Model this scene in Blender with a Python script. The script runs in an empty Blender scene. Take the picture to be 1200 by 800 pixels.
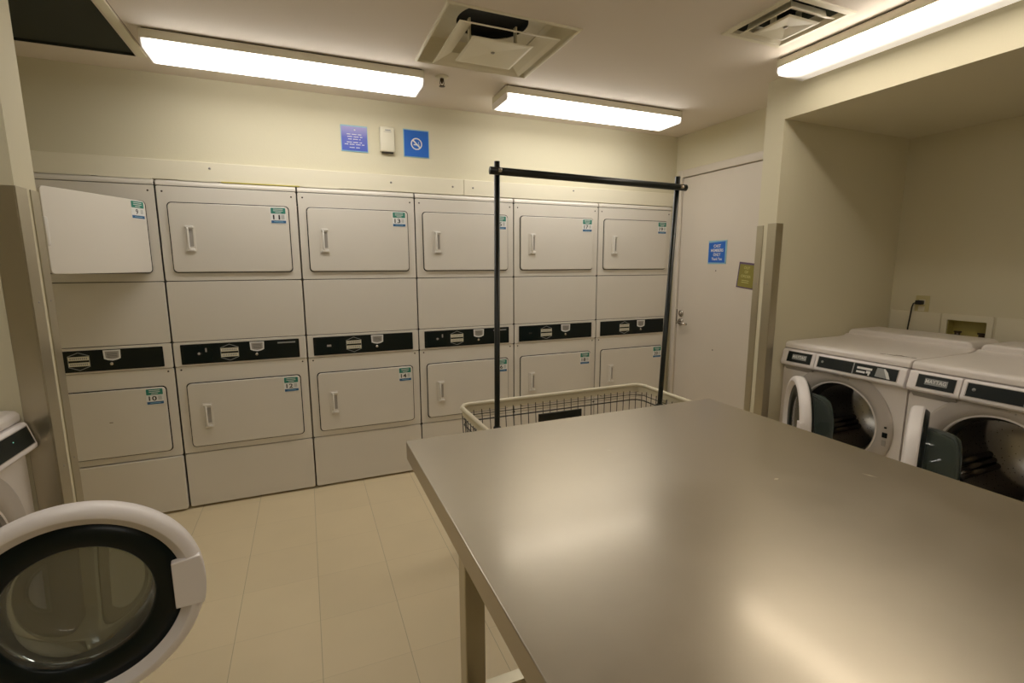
import bpy, bmesh, math
from mathutils import Vector, Matrix
sc = bpy.context.scene
col = sc.collection
PI = math.pi
R = math.radians

# ------------------------------------------------------------------ materials
def nodes(name):
    m = bpy.data.materials.new(name); m.use_nodes = True
    nt = m.node_tree
    return m, nt, nt.nodes['Principled BSDF']
def srgb(c):
    f = lambda v: v/12.92 if v <= .04045 else ((v+.055)/1.055)**2.4
    return tuple(f(v/255) for v in c)+(1,)
def mat(name, c, rough=.5, metal=0, noise=.04, nscale=6, bump=0, bscale=200, coat=0, spec=.5):
    m, nt, b = nodes(name)
    c = srgb(c)
    b.inputs['Roughness'].default_value = rough
    b.inputs['Metallic'].default_value = metal
    b.inputs['Specular IOR Level'].default_value = spec
    b.inputs['Coat Weight'].default_value = coat
    tc = nt.nodes.new('ShaderNodeTexCoord')
    n = nt.nodes.new('ShaderNodeTexNoise'); n.inputs['Scale'].default_value = nscale; n.inputs['Detail'].default_value = 4
    r = nt.nodes.new('ShaderNodeMapRange'); r.inputs['To Min'].default_value = 1-noise; r.inputs['To Max'].default_value = 1+noise
    mx = nt.nodes.new('ShaderNodeVectorMath'); mx.operation = 'SCALE'; mx.inputs[0].default_value = c[:3]
    nt.links.new(tc.outputs['Object'], n.inputs['Vector'])
    nt.links.new(n.outputs['Fac'], r.inputs['Value']); nt.links.new(r.outputs[0], mx.inputs['Scale'])
    nt.links.new(mx.outputs[0], b.inputs['Base Color'])
    if bump:
        n2 = nt.nodes.new('ShaderNodeTexNoise'); n2.inputs['Scale'].default_value = bscale; n2.inputs['Detail'].default_value = 3
        bp = nt.nodes.new('ShaderNodeBump'); bp.inputs['Strength'].default_value = bump; bp.inputs['Distance'].default_value = .002
        nt.links.new(tc.outputs['Object'], n2.inputs['Vector'])
        nt.links.new(n2.outputs['Fac'], bp.inputs['Height']); nt.links.new(bp.outputs[0], b.inputs['Normal'])
    return m
def emis(name, c, s):
    m, nt, b = nodes(name)
    b.inputs['Base Color'].default_value = (.8, .8, .8, 1)
    b.inputs['Emission Color'].default_value = c+(1,); b.inputs['Emission Strength'].default_value = s
    return m, nt, b

M = {}
M['wall'] = mat('wall_paint', (210, 203, 176), .75, bump=.25, bscale=140, noise=.02, nscale=1.5)
M['ceiling'] = mat('ceiling_paint', (222, 212, 200), .8, bump=.2, bscale=120, noise=.02, nscale=1.5)
M['trim'] = mat('trim_paint', (224, 217, 194), .5, noise=.02)
M['doorpaint'] = mat('door_paint', (206, 197, 184), .45, noise=.02)
M['enamel'] = mat('white_enamel', (212, 206, 195), .32, noise=.015, bump=.05, bscale=300)
M['enamel2'] = mat('washer_enamel', (230, 223, 218), .3, noise=.012)
M['plastic'] = mat('light_plastic', (236, 230, 229), .35, noise=.01)
M['greyplastic'] = mat('pale_grey_plastic', (186, 178, 170), .42, noise=.015)
M['handle'] = mat('handle_plastic', (216, 212, 204), .35, noise=.01)
M['shade'] = mat('recess_shade_and_marks', (158, 153, 146), .5, noise=.02)  # grey for painted shade in pulls and drawer pocket; also screws, small marks
M['seam'] = mat('dark_seam', (42, 38, 34), .7)
M['dark'] = mat('dark_void', (10, 11, 10), .8)
M['blackpanel'] = mat('black_panel', (4, 15, 14), .35, noise=.1, spec=.3)
M['blackgloss'] = mat('dark_glossy_plastic', (4, 17, 18), .3, noise=.1, spec=.25)
M['rubber'] = mat('dark_rubber', (22, 23, 24), .55)
M['steel'] = mat('galvanized_steel', (178, 170, 148), .32, metal=.85, noise=.08, nscale=3)
M['chrome'] = mat('satin_chrome', (190, 184, 176), .2, metal=1, noise=.03)
M['white'] = mat('white_print', (225, 225, 222), .5)
M['greyprint'] = mat('grey_print', (140, 142, 140), .5)
M['black'] = mat('black_steel', (8, 17, 16), .35, noise=.1)
M['wire'] = mat('dark_wire', (30, 30, 28), .4)
M['cream'] = mat('cream_vinyl', (205, 196, 170), .45)
M['green'] = mat('sticker_green', (32, 120, 102), .5, noise=.08, nscale=60)
M['sblue'] = mat('sticker_blue', (32, 84, 130), .5)
M['ink'] = mat('black_ink', (22, 22, 24), .5)
M['blue'] = mat('sign_blue', (14, 92, 190), .45, noise=.03)
M['paleblue'] = mat('sign_edge', (130, 178, 200), .5)
M['olive'] = mat('sign_olive', (128, 120, 48), .6, noise=.04)
M['violet'] = mat('sign_violet_edge', (88, 68, 96), .6)
M['olivetext'] = mat('sign_olive_text', (186, 180, 110), .6)
M['beige'] = mat('beige_plastic', (212, 206, 184), .45)
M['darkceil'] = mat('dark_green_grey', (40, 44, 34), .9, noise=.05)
M['boxyellow'] = mat('yellowed_plastic', (176, 164, 96), .5)
M['outletplate'] = mat('outlet_plate', (192, 182, 134), .5)
M['brown'] = mat('dark_bronze', (60, 48, 36), .4, metal=.4)
M['yellow'] = mat('yellow_foam', (196, 184, 90), .7)
M['rust'] = mat('dark_brown_smudge', (112, 96, 78), .7)
M['led'] = emis('green_led', (.1, .8, .55), 1.5)[0]

def lens_mat(name, strength, axis=None, c=(1, .93, .80)):
    m, nt, b = emis(name, c, strength)
    tc = nt.nodes.new('ShaderNodeTexCoord'); sp = nt.nodes.new('ShaderNodeSeparateXYZ')
    nt.links.new(tc.outputs['Generated'], sp.inputs[0])
    def ramp(out, pts):
        r = nt.nodes.new('ShaderNodeValToRGB'); e = r.color_ramp.elements
        while len(e) < len(pts): e.new(.5)
        for k, (p, v) in enumerate(pts): e[k].position = p; e[k].color = (v, v, v, 1)
        nt.links.new(out, r.inputs[0]); return r.outputs[0]
    L = 'X' if axis != 'side' else 'Y'
    a = ramp(sp.outputs[L], [(0, .05), (.035, .9), (.965, .9), (1, .05)])
    if axis == 'side': w = ramp(sp.outputs['X'], [(0, 1), (.16, .9), (.42, .10), (.68, .025)])
    else: w = ramp(sp.outputs['Y'], [(0, .75), (.25, 1), (.75, 1), (1, .75)])
    mm = nt.nodes.new('ShaderNodeMath'); mm.operation = 'MULTIPLY'; nt.links.new(a, mm.inputs[0]); nt.links.new(w, mm.inputs[1])
    m2 = nt.nodes.new('ShaderNodeMath'); m2.operation = 'MULTIPLY'; m2.inputs[1].default_value = strength
    nt.links.new(mm.outputs[0], m2.inputs[0]); nt.links.new(m2.outputs[0], b.inputs['Emission Strength'])
    return m
M['lens'] = lens_mat('prismatic_lens', 12, c=(1, .95, .87))
M['lens_dim'] = lens_mat('added_dim_lens', 7, 'y', c=(1, .95, .87))  # lens of the added fill fixture over the left washer, turned down
M['lens_side'] = lens_mat('half_lit_lens', 23, 'side', (1, .89, .74))

def floor_mat():
    m, nt, b = nodes('vinyl_tile')
    tc = nt.nodes.new('ShaderNodeTexCoord'); sp = nt.nodes.new('ShaderNodeSeparateXYZ')
    nt.links.new(tc.outputs['Object'], sp.inputs[0])
    def mth(op, a, b_=None):
        n = nt.nodes.new('ShaderNodeMath'); n.operation = op
        for k, v in enumerate((a, b_)):
            if v is None: continue
            if isinstance(v, (int, float)): n.inputs[k].default_value = v
            else: nt.links.new(v, n.inputs[k])
        return n.outputs[0]
    d = []; cells = []
    for ax, off in (('X', 1.06), ('Y', -1.277)):
        t = mth('DIVIDE', mth('SUBTRACT', sp.outputs[ax], off-30*.305), .305)
        fr = mth('FRACT', t); cells.append(mth('FLOOR', t))
        d.append(mth('MINIMUM', fr, mth('SUBTRACT', 1, fr)))
    lx = mth('LESS_THAN', d[0], .0042); ly = mth('LESS_THAN', d[1], .003)
    ly = mth('MULTIPLY', ly, .45)
    line = mth('MAXIMUM', lx, ly)
    cb = nt.nodes.new('ShaderNodeCombineXYZ'); nt.links.new(cells[0], cb.inputs[0]); nt.links.new(cells[1], cb.inputs[1])
    wn = nt.nodes.new('ShaderNodeTexWhiteNoise'); nt.links.new(cb.outputs[0], wn.inputs['Vector'])
    ns = nt.nodes.new('ShaderNodeTexNoise'); ns.inputs['Scale'].default_value = 5; ns.inputs['Detail'].default_value = 6
    nt.links.new(tc.outputs['Object'], ns.inputs['Vector'])
    v = mth('ADD', mth('MULTIPLY', wn.outputs['Value'], .035), mth('MULTIPLY', ns.outputs['Fac'], .09))
    v = mth('ADD', v, .93)
    v = mth('MULTIPLY', v, mth('SUBTRACT', 1, mth('MULTIPLY', line, .38)))
    sc_ = nt.nodes.new('ShaderNodeVectorMath'); sc_.operation = 'SCALE'; sc_.inputs[0].default_value = srgb((214, 197, 162))[:3]
    nt.links.new(v, sc_.inputs['Scale']); nt.links.new(sc_.outputs[0], b.inputs['Base Color'])
    b.inputs['Roughness'].default_value = .42
    b.inputs['Specular IOR Level'].default_value = .35
    return m
M['floor'] = floor_mat()

def table_mat():
    m, nt, b = nodes('worn_stainless')
    b.inputs['Metallic'].default_value = 1
    tc = nt.nodes.new('ShaderNodeTexCoord')
    mp = nt.nodes.new('ShaderNodeMapping'); mp.inputs['Scale'].default_value = (1.2, 60, 1.2)
    n = nt.nodes.new('ShaderNodeTexNoise'); n.inputs['Scale'].default_value = 6; n.inputs['Detail'].default_value = 5
    n2 = nt.nodes.new('ShaderNodeTexNoise'); n2.inputs['Scale'].default_value = 14; n2.inputs['Detail'].default_value = 8
    nt.links.new(tc.outputs['Object'], mp.inputs[0]); nt.links.new(mp.outputs[0], n.inputs['Vector']); nt.links.new(tc.outputs['Object'], n2.inputs['Vector'])
    r = nt.nodes.new('ShaderNodeMapRange'); r.inputs['To Min'].default_value = .30; r.inputs['To Max'].default_value = .40
    nt.links.new(n2.outputs['Fac'], r.inputs['Value']); nt.links.new(r.outputs[0], b.inputs['Roughness'])
    c = nt.nodes.new('ShaderNodeMapRange'); c.inputs['To Min'].default_value = .93; c.inputs['To Max'].default_value = 1.05
    nt.links.new(n2.outputs['Fac'], c.inputs['Value'])
    s = nt.nodes.new('ShaderNodeVectorMath'); s.operation = 'SCALE'; s.inputs[0].default_value = srgb((176, 167, 151))[:3]
    nt.links.new(c.outputs[0], s.inputs['Scale']); nt.links.new(s.outputs[0], b.inputs['Base Color'])
    bp = nt.nodes.new('ShaderNodeBump'); bp.inputs['Strength'].default_value = .05; bp.inputs['Distance'].default_value = .001
    nt.links.new(n.outputs['Fac'], bp.inputs['Height']); nt.links.new(bp.outputs[0], b.inputs['Normal'])
    b2 = nt.nodes.new('ShaderNodeBsdfPrincipled'); b2.inputs['Metallic'].default_value = 1; b2.inputs['Roughness'].default_value = .14
    nt.links.new(s.outputs[0], b2.inputs['Base Color']); nt.links.new(bp.outputs[0], b2.inputs['Normal'])
    mix = nt.nodes.new('ShaderNodeMixShader'); mix.inputs[0].default_value = .10
    out = [q for q in nt.nodes if q.type == 'OUTPUT_MATERIAL'][0]
    nt.links.new(b.outputs[0], mix.inputs[1]); nt.links.new(b2.outputs[0], mix.inputs[2]); nt.links.new(mix.outputs[0], out.inputs[0])
    return m
M['table'] = table_mat()

def glass_mat(name, c, alpha_rough=.02, trans=.9, ior=1.12):
    m, nt, b = nodes(name)
    b.inputs['Base Color'].default_value = srgb(c)
    b.inputs['Roughness'].default_value = alpha_rough
    b.inputs['Transmission Weight'].default_value = trans
    b.inputs['IOR'].default_value = ior
    return m
M['glass'] = glass_mat('smoked_glass', (214, 206, 192))
M['glassdark'] = glass_mat('dark_glass', (104, 120, 118), trans=.75, ior=1.3)

def drum_mat():
    m, nt, b = nodes('drum_steel')
    b.inputs['Metallic'].default_value = 1; b.inputs['Roughness'].default_value = .28
    tc = nt.nodes.new('ShaderNodeTexCoord'); v = nt.nodes.new('ShaderNodeTexVoronoi'); v.inputs['Scale'].default_value = 60
    nt.links.new(tc.outputs['Object'], v.inputs['Vector'])
    r = nt.nodes.new('ShaderNodeValToRGB'); r.color_ramp.elements[0].position = .12; r.color_ramp.elements[0].color = (.02, .02, .02, 1)
    r.color_ramp.elements[1].position = .16; r.color_ramp.elements[1].color = (.68, .66, .63, 1)
    nt.links.new(v.outputs['Distance'], r.inputs[0]); nt.links.new(r.outputs[0], b.inputs['Base Color'])
    return m
M['drum'] = drum_mat()

def gradient_sign():
    m, nt, b = nodes('sign_violet_blue')
    tc = nt.nodes.new('ShaderNodeTexCoord'); sp = nt.nodes.new('ShaderNodeSeparateXYZ'); nt.links.new(tc.outputs['Generated'], sp.inputs[0])
    r = nt.nodes.new('ShaderNodeValToRGB'); e = r.color_ramp.elements; e.new(.5)
    for k, (p, c) in enumerate([(0, (38, 70, 178)), (.55, (52, 66, 176)), (1, (142, 134, 196))]): e[k].position = p; e[k].color = srgb(c)
    nt.links.new(sp.outputs['Z'], r.inputs[0]); nt.links.new(r.outputs[0], b.inputs['Base Color']); b.inputs['Roughness'].default_value = .35
    return m
M['gsign'] = gradient_sign()

# ------------------------------------------------------------------ mesh builder
class B:
    """Collects shapes for ONE mesh object."""
    def __init__(s): s.bm = bmesh.new(); s.mats = []; s.T = Matrix.Identity(4)
    def mi(s, k):
        if k not in s.mats: s.mats.append(k)
        return s.mats.index(k)
    def face(s, pts, k, smooth=False):
        vs = [s.bm.verts.new(s.T @ Vector(p)) for p in pts]
        f = s.bm.faces.new(vs); f.material_index = s.mi(k); f.smooth = smooth; return f
    def box(s, x0, x1, y0, y1, z0, z1, k, bev=0, seg=2):
        b = bmesh.new(); bmesh.ops.create_cube(b, size=1)
        for v in b.verts: v.co = Vector(((x0+x1)/2+v.co.x*(x1-x0), (y0+y1)/2+v.co.y*(y1-y0), (z0+z1)/2+v.co.z*(z1-z0)))
        if bev: bmesh.ops.bevel(b, geom=list(b.edges), offset=bev, segments=seg, affect='EDGES', profile=.5)
        s.add(b, k, smooth=bool(bev) and seg > 1)
    def add(s, b, k, smooth=False):
        idx = s.mi(k); vm = {}
        for v in b.verts: vm[v] = s.bm.verts.new(s.T @ v.co)
        for f in b.faces:
            try: g = s.bm.faces.new([vm[v] for v in f.verts])
            except ValueError: continue
            g.material_index = idx; g.smooth = smooth
        b.free()
    def prism(s, pts, axis, a0, a1, k, smooth=False, bev=0):
        """pts: 2D loop; extruded along axis from a0 to a1. x: (y,z) y: (x,z) z: (x,y)"""
        def P(p, a): return {'x': (a, p[0], p[1]), 'y': (p[0], a, p[1]), 'z': (p[0], p[1], a)}[axis]
        b = bmesh.new()
        A = [b.verts.new(P(p, a0)) for p in pts]; C = [b.verts.new(P(p, a1)) for p in pts]
        b.faces.new(A); b.faces.new(C[::-1]); n = len(pts)
        for i in range(n): b.faces.new((A[i], C[i], C[(i+1) % n], A[(i+1) % n]))
        bmesh.ops.recalc_face_normals(b, faces=b.faces)
        if bev:
            es = [e for e in b.edges if len(e.link_faces) == 2 and e.calc_face_angle(0) > .5]
            bmesh.ops.bevel(b, geom=es, offset=bev, segments=2, affect='EDGES', profile=.5)
        s.add(b, k, smooth)
    def ring(s, outer, inner, axis, a0, a1, k):
        """plate with a hole: two equal-length loops, extruded"""
        def P(p, a): return {'x': (a, p[0], p[1]), 'y': (p[0], a, p[1]), 'z': (p[0], p[1], a)}[axis]
        b = bmesh.new(); L = []
        for pts in (outer, inner):
            for a in (a0, a1): L.append([b.verts.new(P(p, a)) for p in pts])
        n = len(outer)
        for A, C in ((L[0], L[2]), (L[1], L[3]), (L[0], L[1]), (L[2], L[3])):
            for i in range(n): b.faces.new((A[i], A[(i+1) % n], C[(i+1) % n], C[i]))
        bmesh.ops.recalc_face_normals(b, faces=b.faces); s.add(b, k)
    def lathe(s, prof, k, seg=64, origin=(0, 0, 0), axis='y', closed=False):
        """prof: (radius, along) ; around axis through origin"""
        b = bmesh.new(); rings = []
        o = Vector(origin)
        for r, a in prof:
            row = []
            for i in range(seg):
                t = 2*PI*i/seg; c, q = r*math.cos(t), r*math.sin(t)
                row.append(b.verts.new(o+Vector({'y': (c, a, q), 'z': (c, q, a), 'x': (a, c, q)}[axis])))
            rings.append(row)
        pairs = list(zip(rings, rings[1:]))
        if closed: pairs.append((rings[-1], rings[0]))
        for A, C in pairs:
            for i in range(seg): b.faces.new((A[i], A[(i+1) % seg], C[(i+1) % seg], C[i]))
        bmesh.ops.remove_doubles(b, verts=b.verts, dist=1e-6)
        bmesh.ops.recalc_face_normals(b, faces=b.faces); s.add(b, k, True)
    def tube(s, pts, r, k, seg=10, caps=True):
        pts = [Vector(p) for p in pts]; b = bmesh.new(); rows = []; up = None
        for i, p in enumerate(pts):
            d = (pts[min(i+1, len(pts)-1)]-pts[max(i-1, 0)]).normalized()
            if up is None: up = Vector((0, 0, 1)) if abs(d.z) < .9 else Vector((1, 0, 0))
            u = d.cross(up).normalized(); w = u.cross(d).normalized(); up = w
            rows.append([b.verts.new(p+r*(math.cos(2*PI*j/seg)*u+math.sin(2*PI*j/seg)*w)) for j in range(seg)])
        for A, C in zip(rows, rows[1:]):
            for j in range(seg): b.faces.new((A[j], A[(j+1) % seg], C[(j+1) % seg], C[j]))
        if caps: b.faces.new(rows[0]); b.faces.new(rows[-1][::-1])
        bmesh.ops.recalc_face_normals(b, faces=b.faces); s.add(b, k, True)
    def text(s, body, h, mtx, k, width=None, bold=0, depth=.0006):
        cu = bpy.data.curves.new('t', 'FONT'); cu.body = body; cu.size = 1; cu.align_x = 'CENTER'; cu.align_y = 'CENTER'; cu.extrude = 0; cu.offset = bold; cu.resolution_u = 3
        o = bpy.data.objects.new('t', cu); col.objects.link(o)
        me = bpy.data.meshes.new_from_object(o.evaluated_get(bpy.context.evaluated_depsgraph_get()))
        bpy.data.objects.remove(o); bpy.data.curves.remove(cu)
        xs = [v.co.x for v in me.vertices]; ys = [v.co.y for v in me.vertices]
        w, hh = max(xs)-min(xs), max(ys)-min(ys); cx, cy = (max(xs)+min(xs))/2, (max(ys)+min(ys))/2
        fy = h/hh; fx = (width/w) if width else fy
        b = bmesh.new(); b.from_mesh(me); bpy.data.meshes.remove(me)
        for v in b.verts: v.co = mtx @ Vector(((v.co.x-cx)*fx, (v.co.y-cy)*fy, 0))
        s.add(b, k)
    def build(s, name, parent=None, recalc=False):
        me = bpy.data.meshes.new(name)
        bmesh.ops.remove_doubles(s.bm, verts=[], dist=0)
        s.bm.to_mesh(me); s.bm.free()
        for k in s.mats: me.materials.append(M[k])
        o = bpy.data.objects.new(name, me); col.objects.link(o)
        if parent is not None: o.parent = parent
        return o
def rr(x0, x1, y0, y1, r, n=5):
    pts = []
    for cx, cy, a in ((x1-r, y1-r, 0), (x0+r, y1-r, 90), (x0+r, y0+r, 180), (x1-r, y0+r, 270)):
        for i in range(n+1):
            t = R(a+90*i/n); pts.append((cx+r*math.cos(t), cy+r*math.sin(t)))
    return pts
def front(x, z, y=0, rx=90):   # text plane facing -y
    return Matrix.Translation((x, y, z)) @ Matrix.Rotation(R(rx), 4, 'X')
def tag(o, label=None, cat=None, group=None, kind=None):
    for k, v in (('label', label), ('category', cat), ('group', group), ('kind', kind)):
        if v: o[k] = v
    return o
def thing(name, loc, label, cat, group=None, rz=0):
    o = bpy.data.objects.new(name, None); col.objects.link(o); o.location = loc; o.rotation_euler = (0, 0, rz)
    o.empty_display_size = .1
    return tag(o, label, cat, group)
def struct(b, name, label=None, parent=None):
    o = b.build(name, parent)
    if parent is None: tag(o, label, name.split('_')[0], kind='structure')
    return o

CZ = 2.41
# ------------------------------------------------------------------ room shell
b = B(); b.box(-1.0, 5.6, -5.2, 1.0, -.06, 0, 'floor'); struct(b, 'floor', 'beige vinyl tile floor with thin dark joints')
b = B()   # ceiling with the dark opening at upper left
ox0, ox1, oy0, oy1 = .0, .712, -1.05, -.166
holes = [(ox0, ox1, oy0, oy1), (2.258-.287, 2.258+.287, -.935-.287, -.935+.287), (3.315-.148, 3.315+.148, -1.605-.148, -1.605+.148)]
xs_ = sorted({-1, 5.6}|{h[0] for h in holes}|{h[1] for h in holes}); ys_ = sorted({-5.2, 1.0}|{h[2] for h in holes}|{h[3] for h in holes})
for xa, xb in zip(xs_, xs_[1:]):
    for ya, yb in zip(ys_, ys_[1:]):
        if any(h[0] <= (xa+xb)/2 <= h[1] and h[2] <= (ya+yb)/2 <= h[3] for h in holes): continue
        b.box(xa, xb, ya, yb, CZ, CZ+.012, 'ceiling')
b.box(-1, 5.6, -5.2, 1.0, CZ+.16, CZ+.2, 'ceiling')
struct(b, 'ceiling', 'flat painted plaster ceiling above the laundry room')
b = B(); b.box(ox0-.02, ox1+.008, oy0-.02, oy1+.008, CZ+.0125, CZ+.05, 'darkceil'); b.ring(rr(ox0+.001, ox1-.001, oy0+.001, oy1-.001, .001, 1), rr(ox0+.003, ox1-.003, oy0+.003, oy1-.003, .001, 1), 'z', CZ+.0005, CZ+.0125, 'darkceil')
o = struct(b, 'ceiling_opening', 'dark green grey square opening in the ceiling corner')  # shallow plate coloured dark to stand for the unlit depth above
b = B(); b.box(ox1+.012, ox1+.05, oy0, oy1-.02, CZ-.008, CZ, 'trim', .002, 1); b.box(ox1+.052, ox1+.054, oy0, oy1+.02, CZ-.001, CZ, 'rust')
struct(b, 'trim_2', 'narrow painted strip along the dark ceiling opening')

b = B(); b.box(-.012, 4.35, .04, .12, 1.880, CZ, 'wall'); struct(b, 'wall_back', 'cream wall over the row of stacked dryers')
b = B(); b.box(-.15, 4.35, .86, .94, 0, 1.85, 'wall'); struct(b, 'wall_behind_dryers', 'wall behind the dryers')
b = B(); b.box(4.15, 4.35, .04, .86, 0, 1.88, 'wall'); struct(b, 'wall_beside_dryers', 'short return wall between the dryers and the door')
b = B(); b.box(-.15, -.012, -1.12, .9, 0, CZ, 'wall'); struct(b, 'wall_left', 'cream left wall beside dryer 9')
# right wall with door opening
DY0, DY1, DZ = -.97, -.05, 2.085
b = B()
b.box(4.198, 4.33, DY1+.03, .04, 0, CZ, 'wall'); b.box(4.198, 4.33, DY0-.03, DY1+.03, DZ+.03, CZ, 'wall'); b.box(4.198, 4.33, -1.1, DY0-.03, 0, CZ, 'wall')
struct(b, 'wall_right', 'cream right wall around the plain door')
# partitions
b = B(); b.box(3.837, 5.12, -1.21, -1.09, 0, CZ, 'wall'); struct(b, 'partition_wall_right', 'cream partition end between the door and the right washers')
b = B(); b.box(-.62, .602, -1.215, -1.08, 0, CZ, 'wall'); struct(b, 'partition_wall_left', 'cream partition end beside the left washers')
# bulkheads and alcoves
b = B(); b.box(3.837, 5.12, -5.1, -1.21, 2.187, CZ, 'wall'); struct(b, 'bulkhead_wall_right', 'cream bulkhead above the right washer alcove')
b = B(); b.box(-.62, .602, -5.1, -1.215, 2.187, CZ, 'wall'); struct(b, 'bulkhead_wall_left', 'cream bulkhead above the left washer alcove')
b = B()
hy0, hy1, hz0, hz1 = -1.722, -1.535, .955, 1.081
b.box(4.95, 5.12, -5.1, -1.21, hz1, 2.187, 'wall'); b.box(4.95, 5.12, -5.1, -1.21, 0, hz0, 'wall')
b.box(4.95, 5.12, hy1, -1.21, hz0, hz1, 'wall'); b.box(4.95, 5.12, -5.1, hy0, hz0, hz1, 'wall')
struct(b, 'alcove_wall_right', 'cream back wall of the right washer alcove')
b = B(); b.box(-.70, -.60, -5.1, -1.1, 0, CZ, 'wall'); struct(b, 'alcove_wall_left')
b = B(); b.box(-.7, 5.12, -5.2, -5.1, 0, CZ, 'wall'); struct(b, 'wall_front', 'cream wall behind the viewpoint')
# lower panel on alcove wall
b = B()
for y0, y1 in ((-1.50, -1.222), (-3.4, -1.762)): b.box(4.942, 4.95, y0, y1, .2, 1.117, 'trim', .002, 1)
struct(b, 'trim_3', 'low painted wall panel behind the right washers')
# fascia board
b = B(); b.box(0, 2.405, .012, .04, 1.871, 1.972, 'trim', .002, 1); b.box(2.408, 4.196, .012, .04, 1.871, 1.972, 'trim', .002, 1)
for x, z in ((.95, 1.94), (1.93, 1.925), (2.33, 1.922), (2.47, 1.922), (3.24, 1.945)):
    b.lathe([(0, .0075), (.005, .008), (.007, .012)], 'shade', 10, (x, 0, z))
    b.lathe([(0, .006), (.0022, .0065), (.0025, .009)], 'seam', 8, (x, 0, z))
struct(b, 'trim_1', 'cream fascia board over the dryer tops')
b = B(); b.box(1.0, 1.40, .006, .02, 1.8675, 1.8735, 'yellow'); b.box(.22, .42, .004, .02, 1.868, 1.874, 'beige'); b.box(.45, .68, .004, .02, 1.868, 1.8735, 'trim')
b.box(.8, .98, .006, .02, 1.8675, 1.8735, 'beige'); b.box(1.42, 1.62, .006, .02, 1.8675, 1.873, 'trim')
struct(b, 'trim_4', 'foam and caulk strip under the fascia board')
# baseboard behind the door side
b = B(); b.box(4.186, 4.198, -1.09, DY0-.07, 0, .1, 'greyplastic'); struct(b, 'baseboard_right')

# door
b = B()
b.box(4.178, 4.215, DY0-.055, DY0, 0, DZ+.055, 'doorpaint', .004, 2); b.box(4.178, 4.215, DY1, -.002, 0, DZ+.055, 'doorpaint', .004, 2)
b.box(4.178, 4.215, DY0, DY1, DZ, DZ+.055, 'doorpaint', .004, 2)
fr = struct(b, 'trim_5', 'painted door frame at the right wall')
b = B(); b.box(4.196, 4.24, DY0+.003, DY1-.003, .008, DZ-.004, 'doorpaint', .002, 1)
b.box(4.222, 4.24, DY0, DY1, .0, DZ, 'seam')
for y, z in ((-.452, .774), (-.437, 1.366)):
    b.lathe([(0, 4.194), (.004, 4.194), (.006, 4.197)], 'brown', 10, (0, y, z), 'x')
door = struct(b, 'door_1', 'plain painted door with lever handle and two signs')
b = B()   # lever handle
b.lathe([(0, 4.186), (.024, 4.186), (.028, 4.19), (.028, 4.197)], 'chrome', 24, (0, -.10, 1.02), 'x')
b.lathe([(0, 4.180), (.011, 4.180), (.013, 4.188)], 'chrome', 16, (0, -.10, 1.02), 'x')
b.lathe([(0, 4.186), (.026, 4.186), (.03, 4.19), (.03, 4.197)], 'chrome', 24, (0, -.10, .95), 'x')
b.tube([(4.19, -.10, .95), (4.155, -.10, .95), (4.148, -.11, .95), (4.146, -.15, .948), (4.147, -.215, .945)], .009, 'chrome', 12)
h = b.build('lever_handle', door); h['label'] = 'satin chrome lever handle'
b = B(); b.box(4.19, 4.20, -.052, -.046, .93, 1.05, 'brown'); b.build('latch_plate', door)

# ------------------------------------------------------------------ corner guards
def guard(x, y, sx, sy, zt, label, w=.064, t=.004):
    """L-section: leg on the end face (along y) and leg on the side face (along x)"""
    b = B()
    xe = x+sx*t
    ye = y+sy*t
    if zt:
        y0, y1 = sorted((ye, y-sy*w)); b.box(min(x, xe), max(x, xe), y0, y1, .03, zt, 'steel', .001, 1)
        x0, x1 = sorted((x, x-sx*w)); b.box(x0, x1, min(y, ye), max(y, ye), .03, zt, 'steel', .001, 1)
        for z in (.2, .75, 1.3):
            b.lathe([(0, xe+sx*.0015), (.003, xe+sx*.0012), (.004, xe)], 'shade', 10, (0, y-sy*w*.5, z), 'x')
    o = b.build('corner_guard'); tag(o, label, 'corner guard', 'steel corner guards on the partition ends')
guard(3.837, -1.21, -1, -1, 1.64, 'steel corner guard between the door wall and the pair of washers, outer one', .052)
guard(3.837, -1.09, -1, 1, 1.632, 'thin steel corner guard next to the olive sign on the door', .04)
guard(.602, -1.215, 1, -1, 1.655, 'steel corner guard beside the washer with the large open door', .064)
guard(.602, -1.08, 1, 1, 1.655, 'steel corner guard overlapping the open door of dryer 9', .046)

# ------------------------------------------------------------------ stacked dryers
W = .69
def sticker(num, x, z, parent, y=-.0145):
    """x,z = top left corner"""
    b = B(); w, h = .083, .092
    b.prism(rr(x, x+w, z-h, z, .004, 2), 'y', y-.0004, y, 'white')
    Y = y-.0007
    b.prism(rr(x+.003, x+w-.003, z-.036, z-.003, .003, 2), 'y', Y-.0003, Y, 'green')
    b.prism([(x+.003, z-h+.003), (x+w-.003, z-h+.003), (x+w-.003, z-h+.018), (x+.003, z-h+.018)], 'y', Y-.0003, Y, 'sblue')
    Y -= .0006
    for x0, x1, zz in ((.016, .067, .011), (.016, .067, .020), (.026, .057, .029)): b.box(x+x0, x+x1, Y-.0002, Y, z-zz-.0014, z-zz+.0014, 'white')
    b.box(x+.018, x+.066, Y-.0002, Y, z-h+.009, z-h+.012, 'paleblue')
    b.text(str(num), .026, front(x+(.031 if num > 9 else .034), z-.0555, Y), 'ink', bold=.02, width=.015 if num == 9 else .037)
    for k in range(5): b.box(x+.056, x+.073, Y-.0002, Y, z-.0455-k*.0048, z-.0435-k*.0048, 'greyprint')
    o = b.build('number_sticker', parent); o['label'] = 'green and blue sticker numbered %d' % num
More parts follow.
